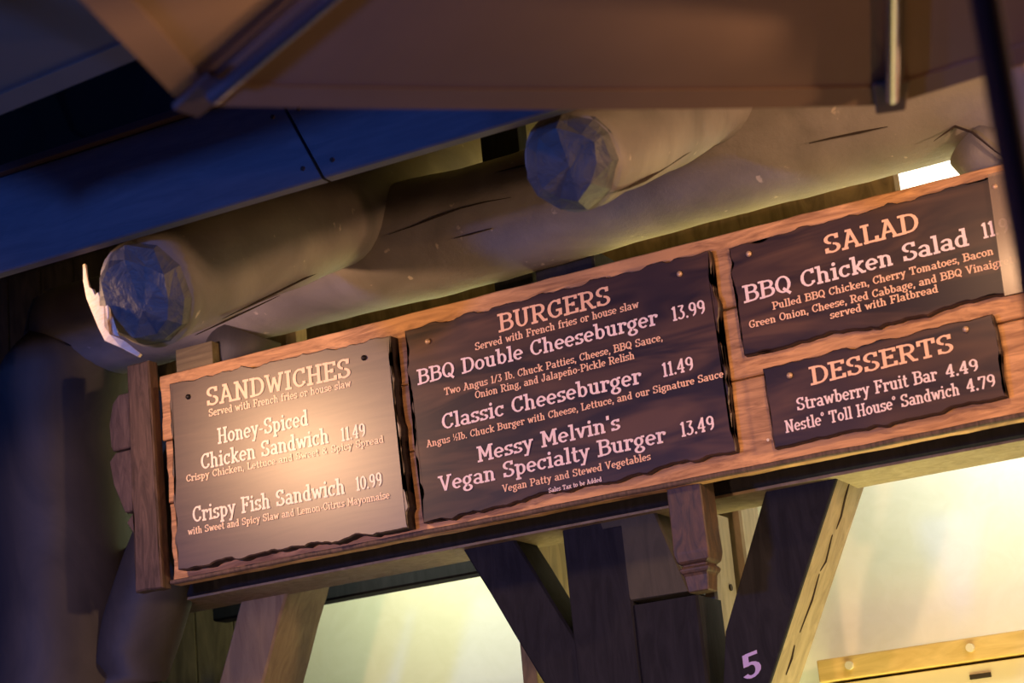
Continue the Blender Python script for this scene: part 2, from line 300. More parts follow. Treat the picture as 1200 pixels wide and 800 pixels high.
# ------------------------------------------------------------------ slab-serif lettering
# strokes: l=line x0 y0 x1 y1 ; a=arc cx cy rx ry a0 a1 ; s=slab cx y halfwidth ; d=dot cx cy
T0, T1 = .065, .935      # slab centres, capitals
X1 = .625                # slab centre, lower case
G = {
'A': (.84, 'l .16 .05 .40 .97;l .40 .97 .68 .05;l .24 .34 .60 .34;s .14 0 .14;s .70 0 .15;s .34 1 .13'),
'B': (.80, 'l .20 0 .20 1;s .14 1 .14;s .14 0 .14;l .2 .93 .45 .93;l .2 .54 .48 .54;l .2 .07 .48 .07;a .45 .735 .21 .195 -90 90;a .48 .305 .24 .235 -90 90'),
'C': (.78, 'a .42 .5 .31 .43 50 310;l .64 .98 .64 .70;l .64 .30 .64 .16'),
'D': (.84, 'l .20 0 .20 1;s .14 1 .14;s .14 0 .14;l .2 .93 .42 .93;l .2 .07 .42 .07;a .42 .5 .32 .43 -90 90'),
'E': (.76, 'l .20 0 .20 1;s .14 1 .14;s .14 0 .14;l .2 .93 .66 .93;l .2 .07 .68 .07;l .2 .52 .52 .52;l .64 .98 .64 .76;l .66 .02 .66 .26;l .50 .62 .50 .42'),
'F': (.72, 'l .20 0 .20 1;s .14 1 .14;s .20 0 .18;l .2 .93 .64 .93;l .2 .50 .50 .50;l .62 .98 .62 .74;l .48 .62 .48 .38'),
'G': (.82, 'a .42 .5 .31 .43 45 320;l .64 .98 .64 .70;l .66 .44 .66 .12;s .60 .47 .15'),
'H': (.88, 'l .20 0 .20 1;l .66 0 .66 1;l .2 .5 .66 .5;s .18 1 .17;s .18 0 .17;s .68 1 .17;s .68 0 .17'),
'I': (.44, 'l .22 0 .22 1;s .22 1 .18;s .22 0 .18'),
'J': (.62, 'l .42 .25 .42 1;s .40 1 .17;a .25 .26 .17 .20 180 360;d .11 .32'),
'L': (.72, 'l .20 0 .20 1;s .19 1 .18;l .08 .07 .66 .07;l .64 0 .64 .30'),
'M': (1.0, 'l .20 0 .20 1;l .80 0 .80 1;l .22 .96 .50 .28;l .78 .96 .50 .28;s .15 1 .13;s .18 0 .16;s .85 1 .13;s .82 0 .16'),
'N': (.90, 'l .20 0 .20 1;l .20 .96 .68 .04;l .68 0 .68 1;s .16 1 .14;s .19 0 .17;s .69 1 .17'),
'O': (.82, 'a .41 .5 .31 .43 0 360'),
'P': (.76, 'l .20 0 .20 1;s .14 1 .14;s .20 0 .18;l .2 .93 .45 .93;l .2 .42 .45 .42;a .45 .675 .22 .255 -90 90'),
'Q': (.84, 'a .41 .5 .31 .43 0 360;l .40 .28 .74 -.08'),
'R': (.84, 'l .20 0 .20 1;s .14 1 .14;s .19 0 .17;l .2 .93 .45 .93;l .2 .47 .45 .47;a .45 .70 .22 .23 -90 90;l .42 .47 .66 .05;s .72 0 .12'),
'S': (.74, 'a .37 .73 .25 .21 40 262;a .37 .27 .26 .21 -140 84;l .58 .97 .58 .72;l .13 .04 .13 .30'),
'T': (.80, 'l .40 0 .40 1;s .40 0 .18;l .06 .93 .74 .93;l .09 .98 .09 .70;l .71 .98 .71 .70'),
'U': (.86, 'l .20 .35 .20 1;l .64 .35 .64 1;a .42 .35 .22 .28 180 360;s .18 1 .17;s .66 1 .17'),
'V': (.84, 'l .16 .97 .42 .05;l .42 .05 .68 .97;s .15 1 .15;s .69 1 .15'),
'W': (1.08, 'l .15 .97 .34 .05;l .34 .05 .53 .80;l .53 .80 .72 .05;l .72 .05 .92 .97;s .14 1 .14;s .92 1 .14'),
'Y': (.80, 'l .16 .97 .40 .48;l .64 .97 .40 .48;l .40 0 .40 .5;s .15 1 .15;s .65 1 .15;s .40 0 .17'),
'a': (.66, 'a .30 .48 .18 .14 0 165;l .48 .48 .48 .06;a .29 .20 .19 .145 0 360;s .54 0 .11'),
'b': (.68, 'l .18 .06 .18 1;s .12 1 .12;a .36 .335 .20 .28 0 360'),
'c': (.60, 'a .32 .34 .22 .28 40 320;l .49 .66 .49 .46'),
'd': (.68, 'l .48 0 .48 1;s .42 1 .12;s .54 0 .11;a .31 .335 .20 .28 0 360'),
'e': (.62, 'a .31 .34 .22 .28 0 315;l .12 .35 .52 .35'),
'f': (.46, 'l .20 0 .20 .78;a .34 .78 .14 .16 30 180;s .22 .70 .17;s .22 0 .17'),
'g': (.66, 'a .30 .40 .19 .22 0 360;s .54 .70 .10;a .32 -.08 .22 .16 100 440;l .20 .16 .24 .04'),
'h': (.72, 'l .18 0 .18 1;s .12 1 .12;s .18 0 .15;a .35 .44 .17 .18 0 150;l .52 0 .52 .44;s .54 0 .13'),
'i': (.38, 'l .20 0 .20 .68;s .13 .69 .12;s .20 0 .16;d .19 .88'),
'k': (.70, 'l .18 0 .18 1;s .12 1 .12;s .18 0 .15;l .20 .28 .50 .62;l .30 .38 .54 .06;s .52 .69 .13;s .58 0 .12'),
'l': (.38, 'l .20 0 .20 1;s .13 1 .12;s .20 0 .16'),
'm': (1.04, 'l .18 0 .18 .66;s .11 .69 .11;s .18 0 .14;a .34 .46 .16 .16 0 150;l .50 0 .50 .46;s .50 0 .12;a .66 .46 .16 .16 0 150;l .82 0 .82 .46;s .84 0 .13'),
'n': (.72, 'l .18 0 .18 .66;s .11 .69 .11;s .18 0 .15;a .35 .44 .17 .18 0 150;l .52 0 .52 .44;s .54 0 .13'),
'o': (.64, 'a .32 .34 .22 .28 0 360'),
'p': (.68, 'l .18 -.28 .18 .66;s .11 .69 .11;s .18 -.28 .16;a .36 .335 .20 .28 0 360'),
'r': (.54, 'l .18 0 .18 .66;s .11 .69 .11;s .19 0 .17;a .36 .44 .18 .19 35 160;d .46 .54'),
's': (.54, 'a .27 .495 .17 .13 20 262;a .27 .19 .18 .13 -150 84;l .43 .67 .43 .50;l .10 .01 .10 .18'),
't': (.46, 'l .20 .16 .20 .90;s .22 .68 .18;a .32 .16 .12 .12 180 340'),
'u': (.72, 'l .18 .24 .18 .66;a .35 .24 .17 .18 180 330;l .52 0 .52 .66;s .11 .69 .11;s .45 .69 .11;s .58 0 .10'),
'v': (.64, 'l .14 .64 .32 .05;l .32 .05 .50 .64;s .12 .69 .12;s .52 .69 .12'),
'w': (.90, 'l .13 .64 .28 .05;l .28 .05 .45 .60;l .45 .60 .62 .05;l .62 .05 .77 .64;s .12 .69 .12;s .78 .69 .12'),
'x': (.64, 'l .14 .64 .50 .06;l .50 .64 .14 .06;s .14 .69 .12;s .50 .69 .12;s .13 0 .12;s .52 0 .12'),
'y': (.64, 'l .14 .64 .33 .08;l .50 .64 .24 -.22;s .12 .69 .12;s .52 .69 .12;s .18 -.28 .12'),
'z': (.58, 'l .08 .63 .50 .63;l .50 .63 .10 .07;l .08 .06 .52 .06'),
'0': (.66, 'a .33 .5 .22 .43 0 360'), '1': (.46, 'l .25 0 .25 1;s .25 0 .17;l .08 .82 .25 .94'),
'3': (.62, 'l .10 .93 .50 .93;l .50 .93 .28 .58;a .27 .31 .23 .25 -150 90'),
'4': (.68, 'l .44 0 .44 1;l .44 .96 .08 .32;l .06 .32 .62 .32;s .44 0 .15'),
'5': (.64, 'l .14 .93 .54 .93;l .15 .50 .15 .98;a .29 .32 .23 .26 -150 110'),
'7': (.60, 'l .08 .93 .54 .93;l .53 .93 .26 0;l .09 .98 .09 .74'),
'9': (.66, 'a .33 .68 .21 .25 0 360;a .26 .42 .28 .36 -80 40'),
'2': (.62, 'a .30 .70 .21 .24 -20 170;l .49 .62 .12 .10;l .08 .07 .54 .07'),
'.': (.26, 'd .13 .08'), ',': (.26, 'd .13 .08;l .15 .06 .08 -.16'), "'": (.26, 'l .13 1 .13 .74'), '-': (.44, 'l .07 .36 .37 .36'),
'&': (.84, 'a .34 .74 .16 .19 0 360;a .33 .28 .22 .22 100 330;l .24 .62 .68 .04;l .66 .40 .56 .14'),
'/': (.50, 'l .06 -.02 .44 1.0'), ' ': (.42, ''),
}
G['\u2019'] = G["'"]
G['\u00f1'] = (G['n'][0], G['n'][1] + ';l .20 .90 .34 .96;l .34 .90 .50 .96')
def sc(s, k, dx, dy):
    out = []
    for p in s.split(';'):
        q = p.split(); v = [float(t) for t in q[1:]]
        if q[0] == 'l': v = [v[0] * k + dx, v[1] * k + dy, v[2] * k + dx, v[3] * k + dy]
        elif q[0] == 'a': v = [v[0] * k + dx, v[1] * k + dy, v[2] * k, v[3] * k, v[4], v[5]]
        elif q[0] == 's': v = [v[0] * k + dx, v[1] * k + dy, v[2] * k]
        else: v = [v[0] * k + dx, v[1] * k + dy]
        out.append(q[0] + ' ' + ' '.join('%.3f' % t for t in v))
    return ';'.join(out)
G['\u00bd'] = (.74, sc('l .25 .05 .25 1', .5, 0, .5) + ';l .12 .1 .60 .95;' + sc(G['2'][1], .5, .40, 0))
G['\u00ae'] = (.34, 'a .17 .86 .10 .12 0 360')
SMALL = {'\u00ae', '\u00bd'}
def text_bm(s, xa, za, xb, zb, h, y, bold=1.0):
    bm = bmesh.new(); cnt = [0]
    tot = sum(G[c][0] for c in s); k = (xb - xa) / tot; sl = (zb - za) / (xb - xa)
    def put(poly):
        cnt[0] += 1; yy = y - .00004 * (cnt[0] % 23)
        bm.faces.new([bm.verts.new((xa + px * k, yy, za + px * k * sl + pz * h)) for px, pz in poly])
    ar = h / k     # glyph units: x unit = k metres, z unit = h metres
    pen = 0
    tw = .155 * bold
    for ch in s:
        w, st = G[ch]
        t = tw * (.62 if ch in SMALL else 1)
        for q in filter(None, st.split(';')):
            q = q.split(); v = [float(a) for a in q[1:]]
            if q[0] == 'l':
                x0, y0, x1, y1 = v; dx, dy = (x1 - x0), (y1 - y0) * ar; L = math.hypot(dx, dy) or 1
                tt = t * (.62 if abs(dy) < .25 * abs(dx) else 1.12 if abs(dx) < .05 else .95) * (ar ** .35)
                nx, ny = -dy / L * tt / 2, dx / L * tt / 2 / ar
                put([(pen + x0 + nx, y0 + ny), (pen + x0 - nx, y0 - ny), (pen + x1 - nx, y1 - ny), (pen + x1 + nx, y1 + ny)])
            elif q[0] == 's':
                cx, yy, hw = v; hh = t * .76 / 2
                yc = yy + hh if yy < .05 else yy - hh
                put([(pen + cx - hw, yc - hh), (pen + cx + hw, yc - hh), (pen + cx + hw, yc + hh), (pen + cx - hw, yc + hh)])
            elif q[0] == 'd':
                cx, cy = v; r = t * .62
                put([(pen + cx + r * math.cos(2 * PI * i / 8), cy + r * math.sin(2 * PI * i / 8) / ar * ar ** .3) for i in range(8)])
            else:
                cx, cy, rx, ry, a0, a1 = v; n = max(4, int((a1 - a0) / 24)); tt = t * .5 * (ar ** .3)
                for i in range(n):
                    ps = []
                    for a, sgn in ((i, 1), (i + 1, 1), (i + 1, -1), (i, -1)):
                        th = math.radians(a0 + (a1 - a0) * a / n); c_, s_ = math.cos(th), math.sin(th)
                        tx = tt * (1.12 if abs(c_) > .7 else .95); ty = tt * .70
                        ps.append((pen + cx + c_ * (rx + sgn * tx), cy + s_ * (ry + sgn * ty)))
                    put(ps)
        pen += w
    return bm

# ================================================================== LARGE STRUCTURE
fl = obj('floor', boxbm(-16, 10, -14, 12, -.10, 0), 'ground', kind='structure')
# roof deck: sloping boards seen from below between the rafters
SL = .5
def deckz(y): return 3.535 + SL * (y + 1.3)
ceil = bpy.data.objects.new('ceiling', None); COL.objects.link(ceil); ceil['kind'] = 'structure'
nb = 17; y0 = -1.27; bw = .19
for i in range(nb):
    ya = y0 + i * bw; yb = ya + bw - .006
    bm = bmesh.new(); vs = box(bm, -6.6, 1.6, ya, yb, 0, .03)
    for v in vs: v.co.z += deckz(v.co.y)
    obj('soffit_board', bm, 'soffit', ceil)
bm = bmesh.new(); vs = box(bm, -6.6, 1.6, -1.27, 1.96, .032, .26)
for v in vs: v.co.z += deckz(v.co.y)
obj('roof_layer', bm, 'drip', ceil)
# kitchen walls seen through the openings
obj('wall_back', boxbm(-4.90, 1.6, 1.66, 1.76, 0, 4.95), 'wallpaint', kind='structure')
wl = obj('wall_left', boxbm(-6.6, -4.90, 1.50, 1.60, 0, 4.8), 'kitchen', kind='structure')
for i in range(8):
    obj('plank', boxbm(-6.58 + i * .21, -6.58 + i * .21 + .20, 1.48, 1.50, 0, 4.78), 'kitchen', wl)

# ================================================================== TIMBER FRAME
LY = .22
def crack(parent, pts, w=.004):
    o = obj('crack', surf_ribbon(pts, w), 'crack', parent); return o
# long plate log
pl = obj('plate_log', logbm([(-4.98, LY, 3.89), (-3.2, LY, 3.892), (-1.2, LY, 3.905), (1.4, LY, 3.905)], [.205, .215, .215, .22], amp=.014, seed=1), 'log', smooth=True)
tag(pl, 'long grey painted log running above the menu board, under the rafters', 'log')
obj('hewn_end', hewn_cap((-4.98, LY, 3.885), (-1, 0, 0), .205, .10, 8, 3), 'hewn', pl)
def onlog(x, th, r=.22):  # th: degrees below the horizontal on the camera side
    a = math.radians(th); return (x, LY - r * math.cos(a), 3.89 - r * math.sin(a))
for a in [[(x, 6 + 3 * math.sin(x * 9)) for x in (-3.30, -3.2, -3.1, -3.0, -2.9, -2.8)],
          [(x, -22 + 2 * math.sin(x * 7)) for x in (-2.86, -2.78, -2.7, -2.6, -2.52)],
          [(x, 28) for x in (-3.05, -2.98, -2.9)],
          [(x, -8 + 8 * math.sin(x * 5)) for x in (-1.5, -1.42, -1.34, -1.26)],
          [(x, 30 + 2 * math.sin(x * 8)) for x in (-1.72, -1.64, -1.55, -1.46)]]:
    crack(pl, [onlog(x, t, .226) for x, t in a], .0035)
# rafter logs with hewn ends
def rafter(x, r, label, seed, y1=1.58, ze=3.385):
    y_e = -1.15; dz = lambda y: ze + SL * (y + 1.2)
    o = obj('rafter_log', logbm([(x, y_e, dz(y_e)), (x + .015, -.4, dz(-.4)), (x, y1, dz(y1))], [r, r * 1.07, r * 1.1], amp=.016, seed=seed), 'log', smooth=True)
    tag(o, label, 'log')
    obj('hewn_end', hewn_cap((x, y_e, dz(y_e)), (0, -1, -SL), r, .055, 11, seed), 'hewn', o)
    return o
r1 = rafter(-3.515, .170, 'round rafter log with a faceted blue end, at the left above the pale sandwich sign', 11)
r2 = rafter(-2.045, .142, 'round rafter log with a faceted blue end, above the middle of the board', 21, ze=3.425)
def onraf(x, y, dx, r, ze=3.385):
    zc = ze + SL * (y + 1.2); return (x + dx, y, zc - math.sqrt(max(0, r * r - dx * dx)) * 1.06)
crack(r1, [onraf(-3.5, y, .02 + .05 * (y + 1), .187) for y in (-.95, -.8, -.65, -.5)], .004)
crack(r1, [onraf(-3.5, y, .09 + .03 * (y + 1), .188) for y in (-.9, -.7, -.5, -.3, -.15)], .004)
crack(r1, [onraf(-3.5, y, -.04 + .04 * y, .182) for y in (-1.05, -.98, -.9)], .006)
crack(r2, [onraf(-2.045, y, .10 + .01 * math.sin(y * 9), .158, 3.425) for y in (-1.12, -1.0, -.85, -.7, -.5, -.3)], .005)
# sliver of warm light on the left rafter end, built as a pale strip
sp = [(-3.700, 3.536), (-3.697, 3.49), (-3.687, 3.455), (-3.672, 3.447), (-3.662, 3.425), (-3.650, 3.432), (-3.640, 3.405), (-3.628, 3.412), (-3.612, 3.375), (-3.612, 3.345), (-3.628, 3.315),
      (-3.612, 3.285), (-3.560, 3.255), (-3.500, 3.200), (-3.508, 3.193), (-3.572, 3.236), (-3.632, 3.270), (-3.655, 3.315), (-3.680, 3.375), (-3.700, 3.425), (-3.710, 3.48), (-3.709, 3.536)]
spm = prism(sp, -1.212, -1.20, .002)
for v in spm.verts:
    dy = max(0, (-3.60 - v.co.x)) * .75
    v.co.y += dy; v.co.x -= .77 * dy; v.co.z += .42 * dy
o = obj('light_sliver', spm, 'light_sliver_nail', r1); o['label'] = 'pale strip standing in for a sliver of warm light'
# left round post with a gabled top
pp = thing('round_post', 'thick dark round post at the far left holding the log end', 'post', (-5.03, .30, 0))
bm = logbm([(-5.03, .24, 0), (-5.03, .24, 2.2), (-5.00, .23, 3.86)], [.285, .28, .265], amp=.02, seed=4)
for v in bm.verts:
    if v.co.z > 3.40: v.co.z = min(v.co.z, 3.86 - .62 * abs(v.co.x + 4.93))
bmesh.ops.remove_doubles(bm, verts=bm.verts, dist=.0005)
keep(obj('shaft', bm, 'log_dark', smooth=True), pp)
# blue-lit brace log from the post up to the plate log
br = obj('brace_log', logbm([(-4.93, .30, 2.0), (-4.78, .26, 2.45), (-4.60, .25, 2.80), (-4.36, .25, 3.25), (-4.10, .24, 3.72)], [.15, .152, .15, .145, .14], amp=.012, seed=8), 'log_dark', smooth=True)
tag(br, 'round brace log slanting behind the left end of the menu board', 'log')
br2 = obj('brace_log', logbm([(-5.15, .3, 2.2), (-5.50, .3, 2.75), (-5.62, .3, 3.2)], [.16, .15, .14], amp=.012, seed=9), 'log', smooth=True)
bm = logbm([(-5.30, .32, 3.02), (-5.56, .30, 2.2), (-5.62, .30, 1.6)], [.12, .13, .14], amp=.012, seed=10)
bpy.data.objects.remove(br2)
br2 = obj('brace_log', bm, 'log', smooth=True)
tag(br2, 'grey brace log leaning against the left side of the dark round post', 'log')
# brace top at the right, where the plate log is notched
b3 = obj('brace_log', logbm([(-1.235, .20, 3.70), (-1.05, .20, 3.40), (-.70, .22, 2.95)], [.098, .105, .11], amp=.01, seed=12), 'log', smooth=True)
tag(b3, 'short tan brace log meeting the plate log above the right end of the board', 'log')
crack(b3, [(-1.33, .07, 3.70), (-1.30, .085, 3.72), (-1.26, .085, 3.735), (-1.21, .08, 3.70), (-1.15, .08, 3.62), (-1.09, .08, 3.55)], .004)

# header beam
hd = obj('header_beam', beambm((-5.0, .35, 2.865), (1.2, .35, 2.865), .20, .236, seg=10, seed=2), 'dark')
tag(hd, 'black horizontal header beam under and behind the menu board', 'beam')
lin = obj('lit_underside', boxbm(-4.75, 1.2, .262, .53, 2.738, 2.752, bv=.002), 'tan', hd)  # tan underside: kitchen light on the dark header put into its colour
# posts and braces of the Y frame
p1 = obj('square_post', beambm((-2.755, .40, 0), (-2.765, .40, 3.72), .235, .20, up=(0, 1, 0), seed=5), 'dark')
tag(p1, 'dark square post in the middle under the menu board, left of the stubby block', 'post')
p2 = obj('square_post', beambm((-2.525, .41, 0), (-2.525, .41, 2.44), .235, .22, up=(0, 1, 0), seed=6), 'dark')
tag(p2, 'dark stubby post ending below the leaning short brace', 'post')
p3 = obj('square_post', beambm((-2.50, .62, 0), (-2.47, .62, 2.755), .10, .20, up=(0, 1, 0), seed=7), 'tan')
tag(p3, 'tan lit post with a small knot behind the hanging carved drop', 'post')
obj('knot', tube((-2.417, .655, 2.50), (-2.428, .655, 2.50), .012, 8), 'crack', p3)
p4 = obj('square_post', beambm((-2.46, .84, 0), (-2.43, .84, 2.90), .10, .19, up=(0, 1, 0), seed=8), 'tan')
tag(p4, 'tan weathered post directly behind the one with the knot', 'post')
lb = obj('square_brace', beambm((-3.26, .40, 2.90), (-2.80, .40, 2.02), .185, .18, up=(0, 1, 0), seed=9), 'dark')
tag(lb, 'dark square brace slanting down right to the middle post', 'brace')
mb = prism([(-2.767, 2.84), (-2.555, 2.84), (-2.432, 2.455), (-2.655, 2.455)], .30, .44, .008)
mb = obj('square_brace', mb, 'dark_olive'); tag(mb, 'short dark brace with a flat cut foot standing on the stubby post', 'brace')
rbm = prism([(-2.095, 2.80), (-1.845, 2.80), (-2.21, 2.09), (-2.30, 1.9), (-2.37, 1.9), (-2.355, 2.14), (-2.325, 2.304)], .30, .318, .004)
rb = obj('square_brace', prism([(-2.095, 2.80), (-1.845, 2.80), (-2.215, 2.09), (-2.31, 1.9), (-2.37, 1.9), (-2.355, 2.14), (-2.325, 2.304)], .318, .58, .0), 'tan')  # tan body and dark front: light and shade put into the two colours
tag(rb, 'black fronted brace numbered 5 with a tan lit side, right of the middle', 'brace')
obj('dark_front', rbm, 'dark', rb)['label'] = 'black front face with shade put into its colour'
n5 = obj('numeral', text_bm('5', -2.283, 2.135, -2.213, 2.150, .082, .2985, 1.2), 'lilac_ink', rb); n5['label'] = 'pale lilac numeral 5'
for pts in ([(-1.885, .46, 2.735), (-1.885, .46, 2.66)], [(-1.945, .45, 2.62), (-1.953, .44, 2.60), (-1.975, .43, 2.56)]): pass
def sidept(z, y): # on the slanting right side of the brace
    t = (2.80 - z) / (2.80 - 2.09); return (-1.845 - .37 * t + .002, y, z)
for zz in ([(2.74, .43), (2.70, .43), (2.64, .45), (2.60, .45)], [(2.58, .43), (2.54, .44), (2.50, .45), (2.47, .43)], [(2.46, .43), (2.38, .44), (2.28, .43)], [(2.24, .42), (2.20, .43), (2.15, .43)]):
    crack(rb, [sidept(*q) for q in zz], .004)
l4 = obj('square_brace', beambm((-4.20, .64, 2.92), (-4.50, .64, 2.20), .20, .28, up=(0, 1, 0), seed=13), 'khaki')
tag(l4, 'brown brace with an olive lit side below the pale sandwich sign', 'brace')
# hanging carved drop
dr = bmesh.new()
prof = [(2.80, .060), (2.60, .060), (2.535, .062), (2.505, .055), (2.495, .040), (2.488, .052), (2.475, .052), (2.465, .042), (2.41, .036)]
rings = [[dr.verts.new((-2.30 + sx * w, .08 + sy * w, z)) for sx, sy in ((-1, -1), (1, -1), (1, 1), (-1, 1))] for z, w in prof]
for a, b in zip(rings, rings[1:]):
    for j in range(4): dr.faces.new((a[j], a[(j + 1) % 4], b[(j + 1) % 4], b[j]))
dr.faces.new(rings[0]); dr.faces.new(rings[-1]); 
bevel(dr, .004, 1)
o = obj('carved_drop', dr, 'drop'); tag(o, 'carved brown wooden drop hanging below the menu board', 'ornament')

# kitchen fittings
kb = obj('kitchen_beam', beambm((-5.0, 1.22, 2.865), (-3.35, 1.22, 2.865), .10, .11, seg=4, seed=14), 'dark')
tag(kb, 'dark blue beam across the top of the left kitchen opening', 'beam')
pt = obj('kitchen_partition', boxbm(-3.30, -3.24, .72, 1.62, 0, 3.4, bv=.005), 'kitchen'); tag(pt, 'olive wooden partition seen between the dark brace and middle post', 'partition')
ra = thing('wall_rail', 'ochre rail with round bolts along the bright kitchen wall', 'rail', (-1.6, 1.6, 2.2))
keep(obj('rail_board', boxbm(-2.43, 1.2, 1.50, 1.655, 2.215, 2.300, bv=.006), 'rail'), ra)
for x in (-2.30, -1.83, -1.36): keep(obj('bolt', tube((x, 1.50, 2.262), (x, 1.485, 2.262), .016, 12), 'pale'), ra)
cp = thing('serving_panel', 'pale panel with a dark slot below the ochre rail', 'panel', (-1.6, 1.6, 0))
keep(obj('panel', boxbm(-2.41, 1.2, 1.54, 1.655, 0, 2.205, bv=.004), 'pale'), cp)
keep(obj('slot', boxbm(-1.86, -1.78, 1.532, 1.545, 2.150, 2.168, bv=.002), 'crack'), cp)
lf = thing('ceiling_lamp', 'glaring white rectangular lamp glimpsed above the salad sign', 'lamp', (-1.55, 1.35, 4.02))
keep(obj('housing', boxbm(-1.79, -1.20, 1.24, 1.50, 4.125, 4.20, bv=.004), 'pale'), lf)
keep(obj('diffuser', boxbm(-1.765, -1.56, 1.22, 1.50, 3.98, 4.125, bv=.004), 'tube'), lf)
keep(obj('end_cap', boxbm(-1.79, -1.765, 1.21, 1.50, 3.97, 4.125, bv=.003), 'metal_dark'), lf)
# joists glimpsed in the gap over the board
for x, w, lab in ((-4.02, .05, 'thin olive stud glimpsed above the pale sandwich sign'), (-3.03, .16, 'dark stud glimpsed in the gap over the burger sign')):
    o = obj('roof_stud', boxbm(x - w / 2, x + w / 2, .42, .50, 2.98, 4.35, bv=.004), 'tan' if w < .1 else 'dark'); tag(o, lab, 'stud')
o = obj('cross_rail', beambm((-5.0, .85, 3.86), (-1.665, .85, 3.86), .08, .14, seg=6, seed=16), 'kitchen'); tag(o, 'dim olive rail behind the gap between log and menu board', 'rail')
o = obj('wood_block', boxbm(-4.31, -4.14, .06, .16, 3.50, 3.655, bv=.005), 'soffit'); tag(o, 'olive block wedged over the top left corner of the board', 'block')

# fascia and roof edge
fa = thing('fascia_board', 'blue lit painted fascia along the edge of the roof', 'fascia', (-3, -1.3, 3.53))
for q in ([(-6.6, 3.53), (-2.742, 3.53), (-2.882, 3.845), (-6.6, 3.845)], [(-2.732, 3.53), (1.6, 3.53), (1.6, 3.845), (-2.872, 3.845)]): keep(obj('board', prism(q, -1.335, -1.295, .005), 'fascia'), fa)
for x, z in ((-2.80, 3.575), (-2.89, 3.76), (-2.70, 3.575), (-2.80, 3.76)):
    keep(obj('screw', tube((x, -1.335, z), (x, -1.339, z), .007, 8), 'crack'), fa)
keep(obj('drip_edge', boxbm(-6.6, 1.6, -1.36, -1.27, 3.846, 3.872, bv=.004), 'drip'), fa)

# ================================================================== MENU BOARD
mbd = thing('menu_board', 'long board of three orange brown planks carrying the menu signs', 'board', (-2.7, 0, 2.745))
def plank(x0, x1, z0, z1, seed, left=None, mt='plank'):
    top = edgeline((x1, z1), (x0, z1), .003, .05, seed, 9); bot = edgeline((x0, z0), (x1, z0), .003, .05, seed + 5, 9)
    lft = left or edgeline((x0, z1), (x0, z0), .012, .03, seed + 8, 16)
    return keep(obj('plank', prism(top + lft + bot + [(x1, z0)], 0, .045, .004), mt), mbd)
plank(-4.345, -.72, 3.295, 3.545, 1); plank(-4.33, -.72, 3.055, 3.289, 2); plank(-4.325, -.72, 2.748, 3.049, 3)
# weathered stubs of the planks past the batten
for (za, zb, xs) in ((3.30, 3.515, (-4.575, -4.595, -4.59)), (3.055, 3.292, (-4.60, -4.585, -4.545)), (2.80, 3.045, (-4.53, -4.47, -4.45))):
    pts = [(-4.40, zb), (xs[0] + .03, zb), (xs[0], zb - .03), (xs[1], (za + zb) / 2), (xs[2], za + .02), (xs[2] + .01, za), (-4.40, za)]
    keep(obj('plank', prism(pts, .002, .044, .005), 'plank_end'), mbd)
bt = edgeline((-4.352, 3.60), (-4.455, 3.60), .004, .02, 30, 20) + edgeline((-4.455, 3.60), (-4.458, 2.735), .006, .03, 31, 9) + edgeline((-4.458, 2.735), (-4.335, 2.735), .004, .03, 32) + edgeline((-4.335, 2.735), (-4.352, 3.60), .003, .04, 33, 9)
o = keep(obj('batten', prism(bt, -.055, -.001, .006), 'batten'), mbd); o['label'] = 'weathered upright batten across the left end'
keep(obj('bottom_ledge', beambm((-4.33, -.004, 2.757), (-.72, -.004, 2.757), .022, .016, seg=30, wob=.005, seed=17, bv=.004), 'batten'), mbd)
keep(obj('nail', tube((-1.985, -.006, 2.838), (-1.985, 0, 2.838), .005, 8), 'light_sliver_nail'), mbd)

def make_sign(name, label, corners, face, back, th, seed, amp, nails, nail_m, sm):
    t = thing(name, label, 'sign', (corners[0][0], 0, corners[2][1]), 'carved menu signs on the board')
    out = outline(corners, amp, .014, seed)
    keep(obj('edge', prism(out, face + .006, back, 0), 'sign_edge'), t)
    keep(obj('face_panel', prism(out, face, face + .006, .004), sm), t)
    for x, z in nails:
        bm = bmesh.new(); bmesh.ops.create_uvsphere(bm, u_segments=12, v_segments=8, radius=.010)
        for v in bm.verts: v.co = Vector((v.co.x + x, v.co.y * .8 + face - .004, v.co.z + z))
        keep(obj('nail', bm, nail_m, smooth=True), t)
    return t
SG = {}
SG['s'] = make_sign('menu_sign', 'pale brown sandwiches sign with a warm glare, first from the left', [(-4.262, 3.488), (-3.298, 3.463), (-3.288, 2.775), (-4.262, 2.788)], -.055, -.001, .03, 3, .016, [(-4.175, 3.42), (-3.41, 3.405)], 'nail_dark', 'sign_glossy')
SG['b'] = make_sign('menu_sign', 'dark brown burgers sign with a burnt edge, the largest sign', [(-3.252, 3.475), (-2.09, 3.492), (-2.086, 2.815), (-3.240, 2.785)], -.033, -.001, .03, 14, .016, [(-3.16, 3.415), (-2.20, 3.435)], 'nail', 'sign')
SG['a'] = make_sign('menu_sign', 'dark salad sign at the top right of the board', [(-2.022, 3.482), (-1.085, 3.503), (-1.120, 3.127), (-2.018, 3.118)], -.033, -.001, .03, 25, .014, [(-1.955, 3.445), (-1.145, 3.465)], 'nail', 'sign')
SG['d'] = make_sign('menu_sign', 'small dark desserts sign below the salad sign', [(-1.963, 3.062), (-1.220, 3.076), (-1.218, 2.818), (-1.958, 2.800)], -.033, -.001, .03, 36, .011, [(-1.875, 3.02), (-1.305, 3.045)], 'nail', 'sign')
